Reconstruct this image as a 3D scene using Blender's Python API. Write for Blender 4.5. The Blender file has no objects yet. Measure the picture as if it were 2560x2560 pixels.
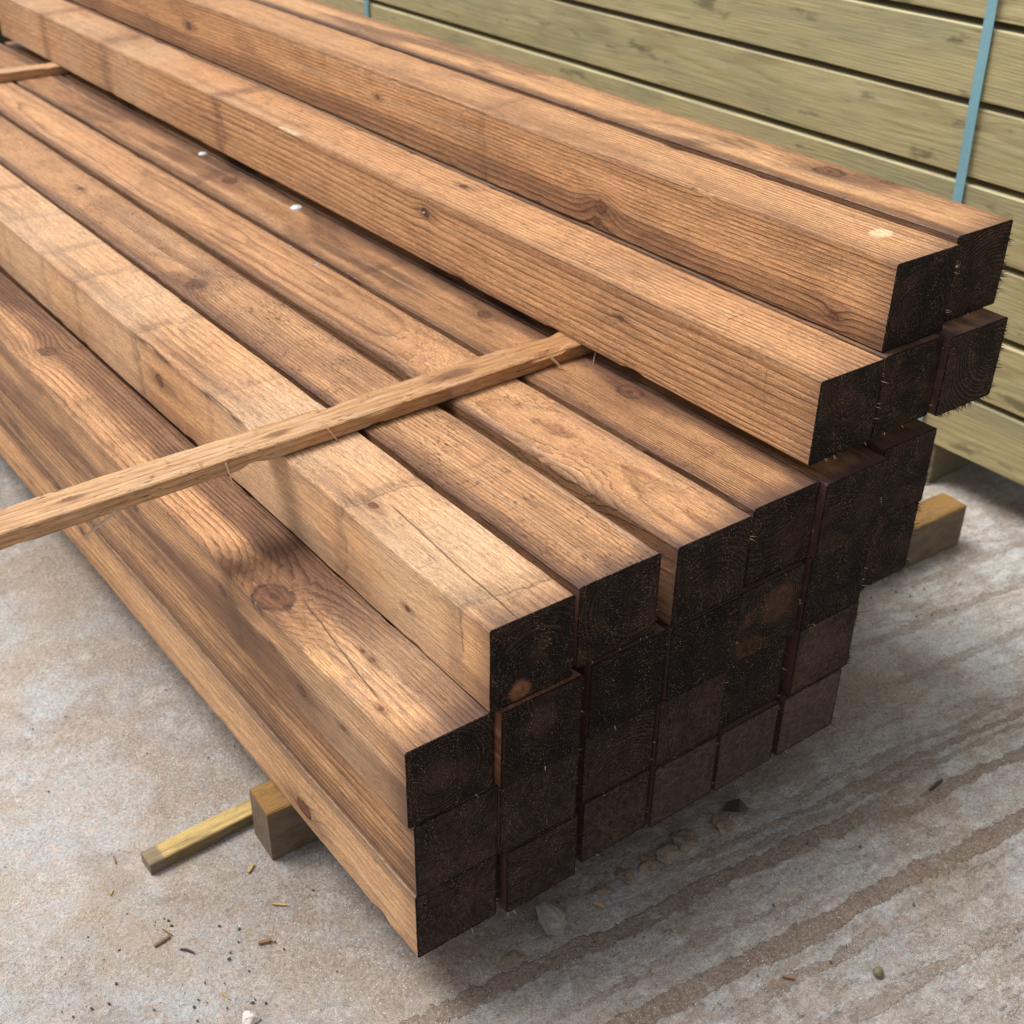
import bpy, bmesh, math, random
from mathutils import Vector, Matrix, noise as mn

C = bpy.context.scene.collection
R = math.radians
GZ = 0.078            # the pile's lowest timbers lie this far above the concrete (bearer height)

# ------------------------------------------------------------------ camera
cam_d = bpy.data.cameras.new("camera")
cam = bpy.data.objects.new("camera", cam_d)
C.objects.link(cam)
cam.location = (-0.4435081, -0.71924048, 1.09237683 + GZ)
cam.rotation_euler = (R(57.48038135), R(-0.62310952), R(-37.4684278))
cam_d.sensor_width = 36.0
cam_d.lens = 3122.08 / 2560 * 36.0
cam_d.clip_start = 0.02
cam_d.clip_end = 400
cam_d.dof.use_dof = True
cam_d.dof.focus_distance = 1.30
cam_d.dof.aperture_fstop = 8.0
bpy.context.scene.camera = cam

# ------------------------------------------------------------------ world, sun, exposure
SUN_EL, SUN_AZ = 63, -38          # azimuth measured from +Y towards +X
world = bpy.data.worlds.new("World")
bpy.context.scene.world = world
world.use_nodes = True
wt = world.node_tree
wt.nodes.clear()
sky = wt.nodes.new("ShaderNodeTexSky")
sky.sky_type = 'NISHITA'
sky.sun_disc = False
sky.sun_elevation = R(SUN_EL)
sky.sun_rotation = R(SUN_AZ)
sky.air_density = 1.0
sky.dust_density = 2.5
hs = wt.nodes.new("ShaderNodeHueSaturation")
hs.inputs['Saturation'].default_value = 0.30
bg = wt.nodes.new("ShaderNodeBackground")
bg.inputs['Strength'].default_value = 0.115
wo = wt.nodes.new("ShaderNodeOutputWorld")
wt.links.new(sky.outputs[0], hs.inputs['Color'])
wt.links.new(hs.outputs[0], bg.inputs['Color'])
wt.links.new(bg.outputs[0], wo.inputs['Surface'])

sl = bpy.data.lights.new("sun", 'SUN')
sl.energy = 2.5
sl.angle = R(28)
sl.color = (1.0, 0.98, 0.95)
sun = bpy.data.objects.new("sun", sl)
C.objects.link(sun)
sd = Vector((math.sin(R(SUN_AZ)) * math.cos(R(SUN_EL)), math.cos(R(SUN_AZ)) * math.cos(R(SUN_EL)), math.sin(R(SUN_EL))))
sun.rotation_euler = sd.to_track_quat('Z', 'Y').to_euler()
sun.location = sd * 10

vs = bpy.context.scene.view_settings
vs.view_transform = 'Standard'
vs.look = 'None'
vs.exposure = 0.50
vs.gamma = 1.0
vs.use_curve_mapping = False
bpy.context.scene.cycles.max_bounces = 6


# ------------------------------------------------------------------ node helpers
class G:
    """A little builder of shader graphs; a value is a socket, a number or a tuple."""
    def __init__(s, name):
        s.m = bpy.data.materials.new(name)
        s.m.use_nodes = True
        s.t = s.m.node_tree
        s.t.nodes.clear()

    def put(s, node, key, v):
        i = node.inputs[key]
        if isinstance(v, bpy.types.NodeSocket):
            s.t.links.new(v, i)
        elif v is not None:
            if isinstance(v, (tuple, list)) and len(i.default_value) == 4 and len(v) == 3:
                v = (*v, 1)
            i.default_value = v

    def m_(s, op, a, b=None, c=None, clamp=False):
        n = s.t.nodes.new("ShaderNodeMath")
        n.operation = op
        n.use_clamp = clamp
        for k, v in enumerate((a, b, c)):
            if v is not None:
                s.put(n, k, v)
        return n.outputs[0]

    def add(s, a, b): return s.m_('ADD', a, b)
    def sub(s, a, b): return s.m_('SUBTRACT', a, b)
    def mul(s, a, b): return s.m_('MULTIPLY', a, b)
    def div(s, a, b): return s.m_('DIVIDE', a, b)
    def mx(s, a, b): return s.m_('MAXIMUM', a, b)
    def mn(s, a, b): return s.m_('MINIMUM', a, b)
    def sat(s, a): return s.m_('MULTIPLY', a, 1.0, clamp=True)
    def inv(s, a): return s.m_('SUBTRACT', 1.0, a, clamp=True)

    def v_(s, op, a, b=None):
        n = s.t.nodes.new("ShaderNodeVectorMath")
        n.operation = op
        s.put(n, 0, a)
        if b is not None:
            s.put(n, 1, b)
        return n.outputs[0]

    def sep(s, v):
        n = s.t.nodes.new("ShaderNodeSeparateXYZ")
        s.put(n, 0, v)
        return n.outputs

    def comb(s, x, y, z):
        n = s.t.nodes.new("ShaderNodeCombineXYZ")
        for k, v in enumerate((x, y, z)):
            s.put(n, k, v)
        return n.outputs[0]

    def noise(s, v, scale=1.0, detail=2.0, rough=0.5, dist=0.0, col=False):
        n = s.t.nodes.new("ShaderNodeTexNoise")
        s.put(n, 'Vector', v)
        s.put(n, 'Scale', scale)
        s.put(n, 'Detail', detail)
        s.put(n, 'Roughness', rough)
        s.put(n, 'Distortion', dist)
        return n.outputs['Color' if col else 'Fac']

    def vor(s, v, scale, out='Distance', rnd=1.0):
        n = s.t.nodes.new("ShaderNodeTexVoronoi")
        s.put(n, 'Vector', v)
        s.put(n, 'Scale', scale)
        s.put(n, 'Randomness', rnd)
        return n.outputs[out]

    def step(s, v, a, b, lo=0.0, hi=1.0):
        """smooth step of v from a..b to lo..hi (a > b runs the other way)"""
        n = s.t.nodes.new("ShaderNodeMapRange")
        n.interpolation_type = 'SMOOTHSTEP'
        s.put(n, 'Value', v)
        if a > b:
            a, b, lo, hi = b, a, hi, lo
        for k, q in (('From Min', a), ('From Max', b), ('To Min', lo), ('To Max', hi)):
            s.put(n, k, q)
        return n.outputs[0]

    def ramp(s, v, stops):
        n = s.t.nodes.new("ShaderNodeValToRGB")
        e = n.color_ramp.elements
        while len(e) < len(stops):
            e.new(0.5)
        for k, (p, c) in enumerate(stops):
            e[k].position = p
            c = (c, c, c) if not isinstance(c, tuple) else c
            e[k].color = (*c, 1)
        s.put(n, 0, v)
        return n.outputs[0]

    def mix(s, f, a, b, mode='MIX'):
        n = s.t.nodes.new("ShaderNodeMixRGB")
        n.blend_type = mode
        s.put(n, 0, f)
        s.put(n, 1, a)
        s.put(n, 2, b)
        return n.outputs[0]

    def gauss(s, v, c, w):
        """bump of half-width w round c"""
        d = s.div(s.sub(v, c), w)
        return s.m_('POWER', 2.718, s.mul(s.mul(d, d), -1.0))

    def obj(s):
        return s.t.nodes.new("ShaderNodeTexCoord").outputs['Object']

    def out(s, col, rough, height=None, dist=0.001, strength=1.0, spec=0.5, metal=0.0):
        b = s.t.nodes.new("ShaderNodeBsdfPrincipled")
        s.put(b, 'Base Color', col)
        s.put(b, 'Roughness', rough)
        s.put(b, 'Specular IOR Level', spec)
        s.put(b, 'Metallic', metal)
        if height is not None:
            n = s.t.nodes.new("ShaderNodeBump")
            s.put(n, 'Height', height)
            s.put(n, 'Distance', dist)
            s.put(n, 'Strength', strength)
            s.t.links.new(n.outputs[0], b.inputs['Normal'])
        o = s.t.nodes.new("ShaderNodeOutputMaterial")
        s.t.links.new(b.outputs[0], o.inputs['Surface'])
        return s.m


# base colours of the brown treated softwood
EARLY = (0.610, 0.322, 0.145)
LATE = (0.140, 0.046, 0.016)
STAIN = (0.072, 0.027, 0.015)


def rings(g, P, Pn, pith, sp, knots, size, wob=0.02):
    """distance from a wandering pith, pushed aside by knots -> ring number"""
    x, y, z = g.sep(P)
    n1 = g.v_('SUBTRACT', g.noise(g.v_('MULTIPLY', Pn, (3, 1.3, 3)), 1, 3, 0.45, 0, True), (.5, .5, .5))
    n2 = g.v_('SUBTRACT', g.noise(g.v_('MULTIPLY', Pn, (70, 9, 70)), 1, 2, 0.5, 0, True), (.5, .5, .5))
    w = g.v_('ADD', g.v_('MULTIPLY', n1, (wob, 0, wob)), g.v_('MULTIPLY', n2, (.0018, 0, .0018)))
    wx, _, wz = g.sep(w)
    X = g.add(g.sub(x, pith[0]), wx)
    Z = g.add(g.sub(z, pith[1]), wz)
    Rr = g.m_('SQRT', g.add(g.mul(X, X), g.mul(Z, Z)))
    kd = hl = None      # distance to the nearest knot in knot radii; smear of dark grain round it
    kn_ = g.add(g.mul(g.sub(g.noise(Pn, 70, 3, .6), .5), 0.9), g.mul(g.sub(g.noise(Pn, 190, 2), .5), .35)) if knots else None
    for (kind, a, b, r, amp) in knots:
        if kind[0] == 't':
            p_, mk = x, g.step(z, size[1] - .035, size[1] - .01)
        else:      # on the left-hand side face
            p_, mk = z, g.step(x, .03, .008)
        q2 = g.m_('POWER', g.div(g.sub(p_, a), r), 2.0)
        dy = g.sub(y, b)
        d = g.m_('SQRT', g.add(q2, g.m_('POWER', g.div(dy, r * 1.45), 2.0)))
        d = g.add(d, g.mul(kn_, 1.0 if r > .006 else .6))
        ga = g.m_('POWER', 2.718, g.mul(g.mul(d, d), -0.13 if kind[-1] != 'w' else -.5))
        Rr = g.add(Rr, g.mul(g.mul(ga, mk), amp * r))
        if kind[-1] == 'w':
            continue
        far = g.mul(g.inv(mk), 9)
        dd = g.add(d, far)
        sm = g.add(g.m_('SQRT', g.add(g.mul(q2, .55), g.m_('POWER', g.div(dy, r * 4.2), 2.0))), g.add(far, g.mul(kn_, .5)))
        kd = dd if kd is None else g.mn(kd, dd)
        hl = sm if hl is None else g.mn(hl, sm)
    ph = g.add(g.div(Rr, sp), g.mul(g.noise(g.comb(g.mul(Rr, 55), 0.3, 0.7), 1, 1), 2.2))
    g.halo, g.wx, g.wz = hl, wx, wz
    return x, y, z, ph, kd


def wood(name, seed, pith=(.04, -.12), sp=.0042, size=(.1, .1), tone=1.0, red=0.0, contrast=.75, knots=(),
         bands=(), stains=(), patch=.45, pits=.12, saw=.35, rough=.62, early=EARLY, late=LATE, stain=STAIN, end_dark=.75,
         light=(), wet=0.0, wob=.02, bump=.0009, cracks=(), bare=(), edge=.5):
    g = G(name)
    P = g.obj()
    Pn = g.v_('ADD', P, (seed * 1.37, seed * 2.11, seed * .73))
    x, y, z, ph, kd = rings(g, P, Pn, pith, sp, knots, size, wob)
    fr = g.m_('FRACT', ph)
    lt = g.ramp(fr, [(0, .0), (.35, .06), (.70, .38), (.90, 1.0), (1.0, .05)])
    big = g.noise(g.v_('MULTIPLY', Pn, (14, 3.2, 14)), 1, 4, .55, .6)
    mid = g.noise(g.v_('MULTIPLY', Pn, (60, 14, 60)), 1, 3, .6)
    fib = g.noise(g.v_('MULTIPLY', Pn, (820, 26, 820)), 1, 3, .65)
    fib2 = g.noise(g.v_('MULTIPLY', Pn, (1500, 110, 1500)), 1, 2, .6)
    col = g.mix(g.mul(lt, g.mul(contrast, g.step(mid, .25, .7, .55, 1.15))), tuple(c * tone for c in early), tuple(c * tone for c in late))
    # heartwood / sapwood difference: whole groups of rings darker
    grp = g.noise(g.comb(g.mul(ph, .11), seed, 1.0), 1, 1)
    col = g.mix(g.step(grp, .50, .68, 0, .34), col, (late[0] * 1.1, late[1] * 1.1, late[2] * 1.1))
    # blotches of preservative that soaked in unevenly
    col = g.mix(g.mul(g.step(big, .47, .64), min(1, patch * 1.25)), col, stain)
    col = g.mix(g.mul(g.step(big, .45, .25), .35), col, tuple(min(c * 1.22, .8) for c in early))
    nx = g.mul(g.sub(mid, .5), .012)
    for (ax, c0, hw, st) in stains:            # long stained heartwood, its margin running with the grain
        v = g.add(g.add(x if ax == 'x' else z, nx), g.wx if ax == 'x' else g.wz)
        e = g.step(g.m_('ABSOLUTE', g.sub(v, c0)), hw * 1.35, hw * .80)
        k = g.mul(e, g.mul(st * .92, g.add(.74, g.mul(lt, .35))))
        col = g.mix(g.mul(k, g.step(big, .28, .55, .72, 1.0)), col, stain)
    # every arris drank a little more of the stain than the middle of the face
    ex = g.mn(g.m_('ABSOLUTE', x), g.m_('ABSOLUTE', g.sub(x, size[0])))
    ez = g.mn(g.m_('ABSOLUTE', z), g.m_('ABSOLUTE', g.sub(z, size[1])))
    eo = g.mx(ex, ez)
    em = g.step(g.add(eo, g.mul(g.sub(big, .5), .07)), .016, .000)
    col = g.mix(g.mul(em, edge), col, stain)
    em2 = g.mul(g.step(g.add(eo, g.mul(g.sub(mid, .5), .006)), .0045, .0012), g.step(big, .36, .56))
    col = g.mix(g.mul(em2, min(1, edge * .9)), col, tuple(c * .7 for c in stain))
    # streaks of darker brown and of washed-out pink that run far along the timber
    lon = g.noise(g.v_('MULTIPLY', Pn, (75, 1.1, 75)), 1, 3, .55)
    col = g.mix(g.step(lon, .52, .70, 0, .42), col, (.20, .088, .042))
    col = g.mix(g.step(lon, .44, .30, 0, .35), col, (.62, .40, .24))
    for (y0, wd, st, sl) in bands:             # dark weather marks running across the timber
        nq = g.mul(g.sub(g.noise(Pn, 20, 4, .6), .5), .040)
        v = g.add(g.sub(g.sub(y, y0), g.mul(x, sl)), nq)
        br = g.step(g.noise(Pn, 34, 3, .6), .32, .55, .40, 1.0)
        soft = g.mul(g.gauss(v, wd * .9, wd), br)
        line = g.mul(g.gauss(v, 0.0, .0020), g.step(g.noise(Pn, 48, 2), .38, .54))
        col = g.mix(g.mul(g.sat(g.add(g.mul(soft, .62), g.mul(line, .8))), st), col, stain)
    for (y0, hw, st) in light:                 # pale stretches that missed the treatment
        v = g.add(y, g.mul(g.sub(big, .5), .10))
        col = g.mix(g.mul(g.gauss(v, y0, hw), st), col, (.62, .40, .235))
    for (ax, c0, y0, y1, drift) in cracks:     # a dark resin line or drying check along the grain
        v = g.add(g.sub(x if ax == 't' else z, g.mul(g.sub(y, y0), drift)), g.mul(g.sub(g.noise(g.v_('MULTIPLY', Pn, (0.1, 11, 0.1)), 1, 3, .5), .5), .010))
        ln = g.mul(g.gauss(v, c0, .0011), g.mul(g.step(y, y0 - .01, y0 + .02), g.step(y, y1 + .01, y1 - .02)))
        fm = g.step(z, size[1] - .01, size[1] - .002) if ax == 't' else g.step(x, .01, .002)
        col = g.mix(g.mul(g.mul(ln, fm), .85), col, (.050, .022, .013))
    for (ax, a, b, ra, rb, c) in bare:         # bare or torn patches
        p_ = x if ax == 't' else z
        d = g.m_('SQRT', g.add(g.m_('POWER', g.div(g.sub(p_, a), ra), 2.0), g.m_('POWER', g.div(g.sub(y, b), rb), 2.0)))
        d = g.add(d, g.mul(g.sub(mid, .5), 1.5))
        fm = g.step(z, size[1] - .01, size[1] - .002) if ax == 't' else g.step(x, .01, .002)
        col = g.mix(g.mul(g.mul(g.step(d, 1.05, .6), fm), .85), col, c)
    if kd is not None:
        kr = g.m_('FRACT', g.mul(kd, 3.2))
        kc = g.mix(kr, (.235, .092, .040), (.120, .046, .022))
        kc = g.mix(g.step(mid, .4, .7, 0, .6), kc, (.060, .026, .015))
        col = g.mix(g.mul(g.step(g.halo, 1.9, .5), .55), col, (.135, .058, .028))
        col = g.mix(g.mul(g.step(kd, 1.12, .85), .9), col, kc)
        col = g.mix(g.mul(g.gauss(kd, 1.0, .13), g.step(mid, .3, .6, .25, .9)), col, (.038, .018, .012))
        col = g.mix(g.mul(g.step(kd, .34, .10), .7), col, (.035, .015, .010))
    # fibre, saw lines, torn grain
    col = g.mix(1.0, col, g.ramp(fib, [(.28, .50), (.5, 1.0), (.72, 1.32)]), 'MULTIPLY')
    col = g.mix(1.0, col, g.ramp(fib2, [(.25, .62), (.5, 1.0), (.75, 1.28)]), 'MULTIPLY')
    grn = g.noise(Pn, 640, 2, .7)
    col = g.mix(1.0, col, g.ramp(grn, [(.32, .72), (.5, 1.0), (.68, 1.24)]), 'MULTIPLY')
    sw = g.noise(g.v_('MULTIPLY', Pn, (14, 430, 14)), 1, 2, .6)
    swm = g.mul(g.step(sw, .66, .76), g.step(g.noise(Pn, 11, 2), .46, .66))
    col = g.mix(g.mul(swm, saw), col, (.11, .052, .028))
    pt = g.noise(g.v_('MULTIPLY', Pn, (560, 90, 560)), 1, 1.5, .5)
    ptm = g.mul(g.step(pt, .60, .67), g.step(g.noise(Pn, 22, 2), .40, .62))
    col = g.mix(g.mul(ptm, min(1, pits * .9)), col, (.085, .038, .020))
    # preservative wicked in at the sawn end
    ed = g.mul(g.step(g.add(y, g.mul(g.sub(mid, .5), .035)), .042, -.004), end_dark)
    col = g.mix(ed, col, (.070, .035, .030))
    h = g.add(g.mul(lt, -.55), g.add(g.mul(fib, .9), g.add(g.mul(swm, -.8), g.mul(ptm, -1.0))))
    h = g.add(h, g.mul(mid, .8))
    rg = g.m_('ADD', g.mul(g.sub(fib, .5), .2), g.sub(rough, g.mul(g.sat(big), wet)), clamp=True)
    return g.out(col, rg, h, bump, 1.0, .34)


def end_grain(name, seed, pith=(.05, .04), sp=.0052, dust=.0, warm=.3, size=(.1, .1), knot=None, patch_at=None, lift=1.0, rs=.40, k=None):
    g = G(name)
    P = g.obj()
    Pn = g.v_('ADD', P, (seed * 1.37, seed * 2.11, seed * .73))
    kn = () if not knot else ()
    x, y, z, ph, kd = rings(g, P, Pn, pith, sp, kn, size, .014)
    fr = g.m_('FRACT', ph)
    ln = g.mul(g.ramp(fr, [(0, .0), (.45, .10), (.72, 1.0), (.86, .9), (1.0, .0)]), g.step(g.noise(Pn, 30, 3), .38, .60, .15, 1.0))
    big = g.noise(Pn, 26, 4, .55, .5)
    mid = g.noise(Pn, 130, 3, .6)
    hair = g.noise(g.v_('MULTIPLY', Pn, (900, 300, 240)), 1, 2, .6)
    tone_ = g.noise(Pn, 13, 3, .5, 1.0)
    col = g.mix(g.mul(ln, .9), tuple(c * lift for c in (.0060, .0037, .0035)), tuple(c * lift for c in (.027, .0155, .0125)))
    col = g.mix(g.mul(g.step(big, .47, .66), min(1, warm * 1.2)), col, (.058, .027, .0155))
    col = g.mix(g.mul(g.step(hair, .58, .8), .5), col, (.045, .022, .014))
    col = g.mix(g.mul(g.step(tone_, .54, .70), .60), col, (.042, .0205, .0135))
    col = g.mix(g.mul(g.step(tone_, .52, .40), .85), col, (.0032, .0022, .0024))
    col = g.mix(g.mul(ln, rs), col, (.046 * lift ** .5, .027 * lift ** .5, .020 * lift ** .5))
    scr = g.noise(g.v_('MULTIPLY', g.v_('ADD', Pn, g.v_('MULTIPLY', g.comb(z, 0.0, x), (.35, 0, .0))), (520, 10, 22)), 1, 2, .6)
    col = g.mix(g.mul(g.step(scr, .60, .74), .35), col, (.060, .034, .026))
    if patch_at:
        px, pz, pr, pc = patch_at
        d = g.m_('SQRT', g.add(g.m_('POWER', g.sub(x, px), 2.0), g.m_('POWER', g.sub(z, pz), 2.0)))
        d = g.add(d, g.mul(g.sub(mid, .5), pr * .8))
        col = g.mix(g.mul(g.step(d, pr * 1.1, pr * .6), .8), col, pc)
    if dust:
        col = g.mix(g.mul(g.step(g.add(mid, g.mul(big, .4)), .45, .95), dust * .6), col, (.080, .054, .044))
        lowd = g.step(g.add(z, g.mul(g.sub(big, .5), .05)), .10, .01, dust * .15, dust * .7)
        col = g.mix(lowd, col, (.060, .042, .036))
    rx = g.mn(x, g.sub(size[0], x))
    rz = g.mn(z, g.sub(size[1], z))
    rim = g.mul(g.step(g.add(g.mn(rx, rz), g.mul(g.sub(mid, .5), .008)), .0072, .0030), g.step(g.noise(Pn, 60, 3), .40, .62))
    col = g.mix(g.mul(rim, .22), col, (.075, .042, .029))
    seam = g.step(g.mn(rx, rz), .0032, .0008)
    col = g.mix(g.mul(seam, .75), col, (.004, .003, .003))
    col = g.mix(1.0, col, g.ramp(mid, [(.28, .55), (.5, 1.0), (.72, 1.45)]), 'MULTIPLY')
    k_ = k or [.5, .85, 1.25, .6, 1.05, .42, .9][int(seed * 7) % 7]
    col = g.mix(1.0, col, (k_ * 1.02, k_, k_ * [1.12, .98, 1.05][int(seed * 3) % 3]), 'MULTIPLY')
    # bits of sawdust and bright broken fibre ends
    sp1 = g.noise(Pn, 820, 1, .5)
    fleck = g.mul(g.step(sp1, .655, .71), g.step(g.noise(Pn, 40, 2), .35, .6, .45, 1.0))
    col = g.mix(g.mul(fleck, .9), col, (.40, .26, .165))
    h = g.add(g.mul(ln, -.7), g.add(g.mul(hair, 1.2), g.mul(mid, .9)))
    return g.out(col, g.m_('ADD', g.mul(mid, .25), .60, clamp=True), h, .0018, 1.0, .13)


# ------------------------------------------------------------------ object helpers
def empty(name, loc, label, cat, group=None, rot=(0, 0, 0)):
    o = bpy.data.objects.new(name, None)
    o.empty_display_size = .02
    C.objects.link(o)
    o.location = loc
    o.rotation_euler = rot
    tag(o, label, cat, group)
    return o


def tag(o, label=None, cat=None, group=None, kind=None):
    for k, v in (('label', label), ('category', cat), ('group', group), ('kind', kind)):
        if v:
            o[k] = v
    return o


def mesh(name, verts, faces, mat, parent=None, smooth=False):
    me = bpy.data.meshes.new(name)
    me.from_pydata([tuple(v) for v in verts], [], faces)
    me.validate()
    me.update()
    if smooth:
        for p in me.polygons:
            p.use_smooth = True
    me.materials.append(mat)
    o = bpy.data.objects.new(name, me)
    C.objects.link(o)
    if parent:
        o.parent = parent
    return o


def nz(x, y, z):
    return mn.noise(Vector((x, y, z)))


def ring_loop(w, h, ch, n=4):
    """closed section of a sawn timber, corners cut by ch, n steps per side; from (0,0) anticlockwise seen from the front"""
    pts = []
    def side(a, b):
        for k in range(n):
            t = k / n
            pts.append((a[0] + (b[0] - a[0]) * t, a[1] + (b[1] - a[1]) * t))
        pts.append(b)
    side((ch, 0), (w - ch, 0))
    side((w, ch), (w, h - ch))
    side((w - ch, h), (ch, h))
    side((0, h - ch), (0, ch))
    return pts


def beam(name, w, h, L, mat, parent, seed, y0=0.0, shear=0.0, n=170, rough=.0007, chip=.0019, ch=.0016, pw=1.7, axis='y', bow=0.0):
    """a sawn timber with slightly wavering faces and bruised arrises, lying along +Y (or +X)"""
    loop = ring_loop(w, h, ch)
    m = len(loop)
    V, F = [], []
    for k in range(n + 1):
        t = (k / n) ** pw
        yy = y0 + t * (L - y0)
        bx = bow * math.sin(math.pi * t)
        for (x, z) in loop:
            cx = min(x, w - x) < ch * 1.5 and min(z, h - z) < ch * 1.5
            a = 1.0
            dx = nz(x * 20 + seed, yy * 5, z * 20) * rough + nz(x * 60, yy * 34, z * 60 + seed) * rough * .5
            dz = nz(x * 20, yy * 5 + seed, z * 20 + 9) * rough + nz(x * 60 + 5, yy * 34, z * 60 + seed) * rough * .5
            ox = oz = 0.0
            if cx:
                c = max(0.0, nz(yy * 19 + seed * 3, x * 31, z * 31) - .28) * chip * 2.2
                ox = -c if x > w / 2 else c
                oz = -c if z > h / 2 else c
            e = shear * x * max(0, 1 - t * 4)
            V.append((x + dx + ox + bx, yy + e, z + dz + oz))
    for k in range(n):
        for j in range(m):
            a, b = k * m + j, k * m + (j + 1) % m
            F.append((a, b, b + m, a + m))
    F.append(tuple(range(m - 1, -1, -1))[::-1][::-1])
    F.append(tuple(n * m + j for j in range(m))[::-1])
    if axis == 'x':
        V = [(v[1], v[0], v[2]) for v in V]
        F = [f[::-1] for f in F]
    o = mesh(name, V, F, mat, parent)
    bm = bmesh.new()
    bm.from_mesh(o.data)
    bmesh.ops.recalc_face_normals(bm, faces=bm.faces)
    bm.to_mesh(o.data)
    bm.free()
    return o


def spikes(name, items, mat, parent):
    """broken fibres: tapered three-sided slivers, each (base, tip, radius, sag)"""
    V, F = [], []
    for (p, q, r, sg) in items:
        p, q = Vector(p), Vector(q)
        d = (q - p)
        u = d.cross(Vector((.3, .5, .8))).normalized()
        v = d.cross(u).normalized()
        mid = (p + q) / 2 + Vector((0, 0, sg))
        b = len(V)
        for c, rr in ((p, r), (mid, r * .75)):
            for k in range(3):
                a = k * 2.094
                V.append(c + u * math.cos(a) * rr + v * math.sin(a) * rr)
        V.append(q)
        for k in range(3):
            k2 = (k + 1) % 3
            F.append((b + k, b + k2, b + 3 + k2, b + 3 + k))
            F.append((b + 3 + k, b + 3 + k2, b + 6))
        F.append((b + 2, b + 1, b))
    return mesh(name, V, F, mat, parent)


def simple(name, col, rough=.7, var=.3, scale=200, bump=.0005, dark=None, spec=.4, metal=0.0):
    g = G(name)
    P = g.obj()
    n = g.noise(P, scale, 4, .6)
    n2 = g.noise(P, scale * .17, 3, .55)
    c = g.mix(g.step(n, .35, .7, 0, var), col, dark or tuple(k * .35 for k in col))
    c = g.mix(g.step(n2, .4, .7, 0, var), c, tuple(min(k * 1.35, .9) for k in col))
    return g.out(c, rough, n, bump, 1.0, spec, metal)


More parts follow.
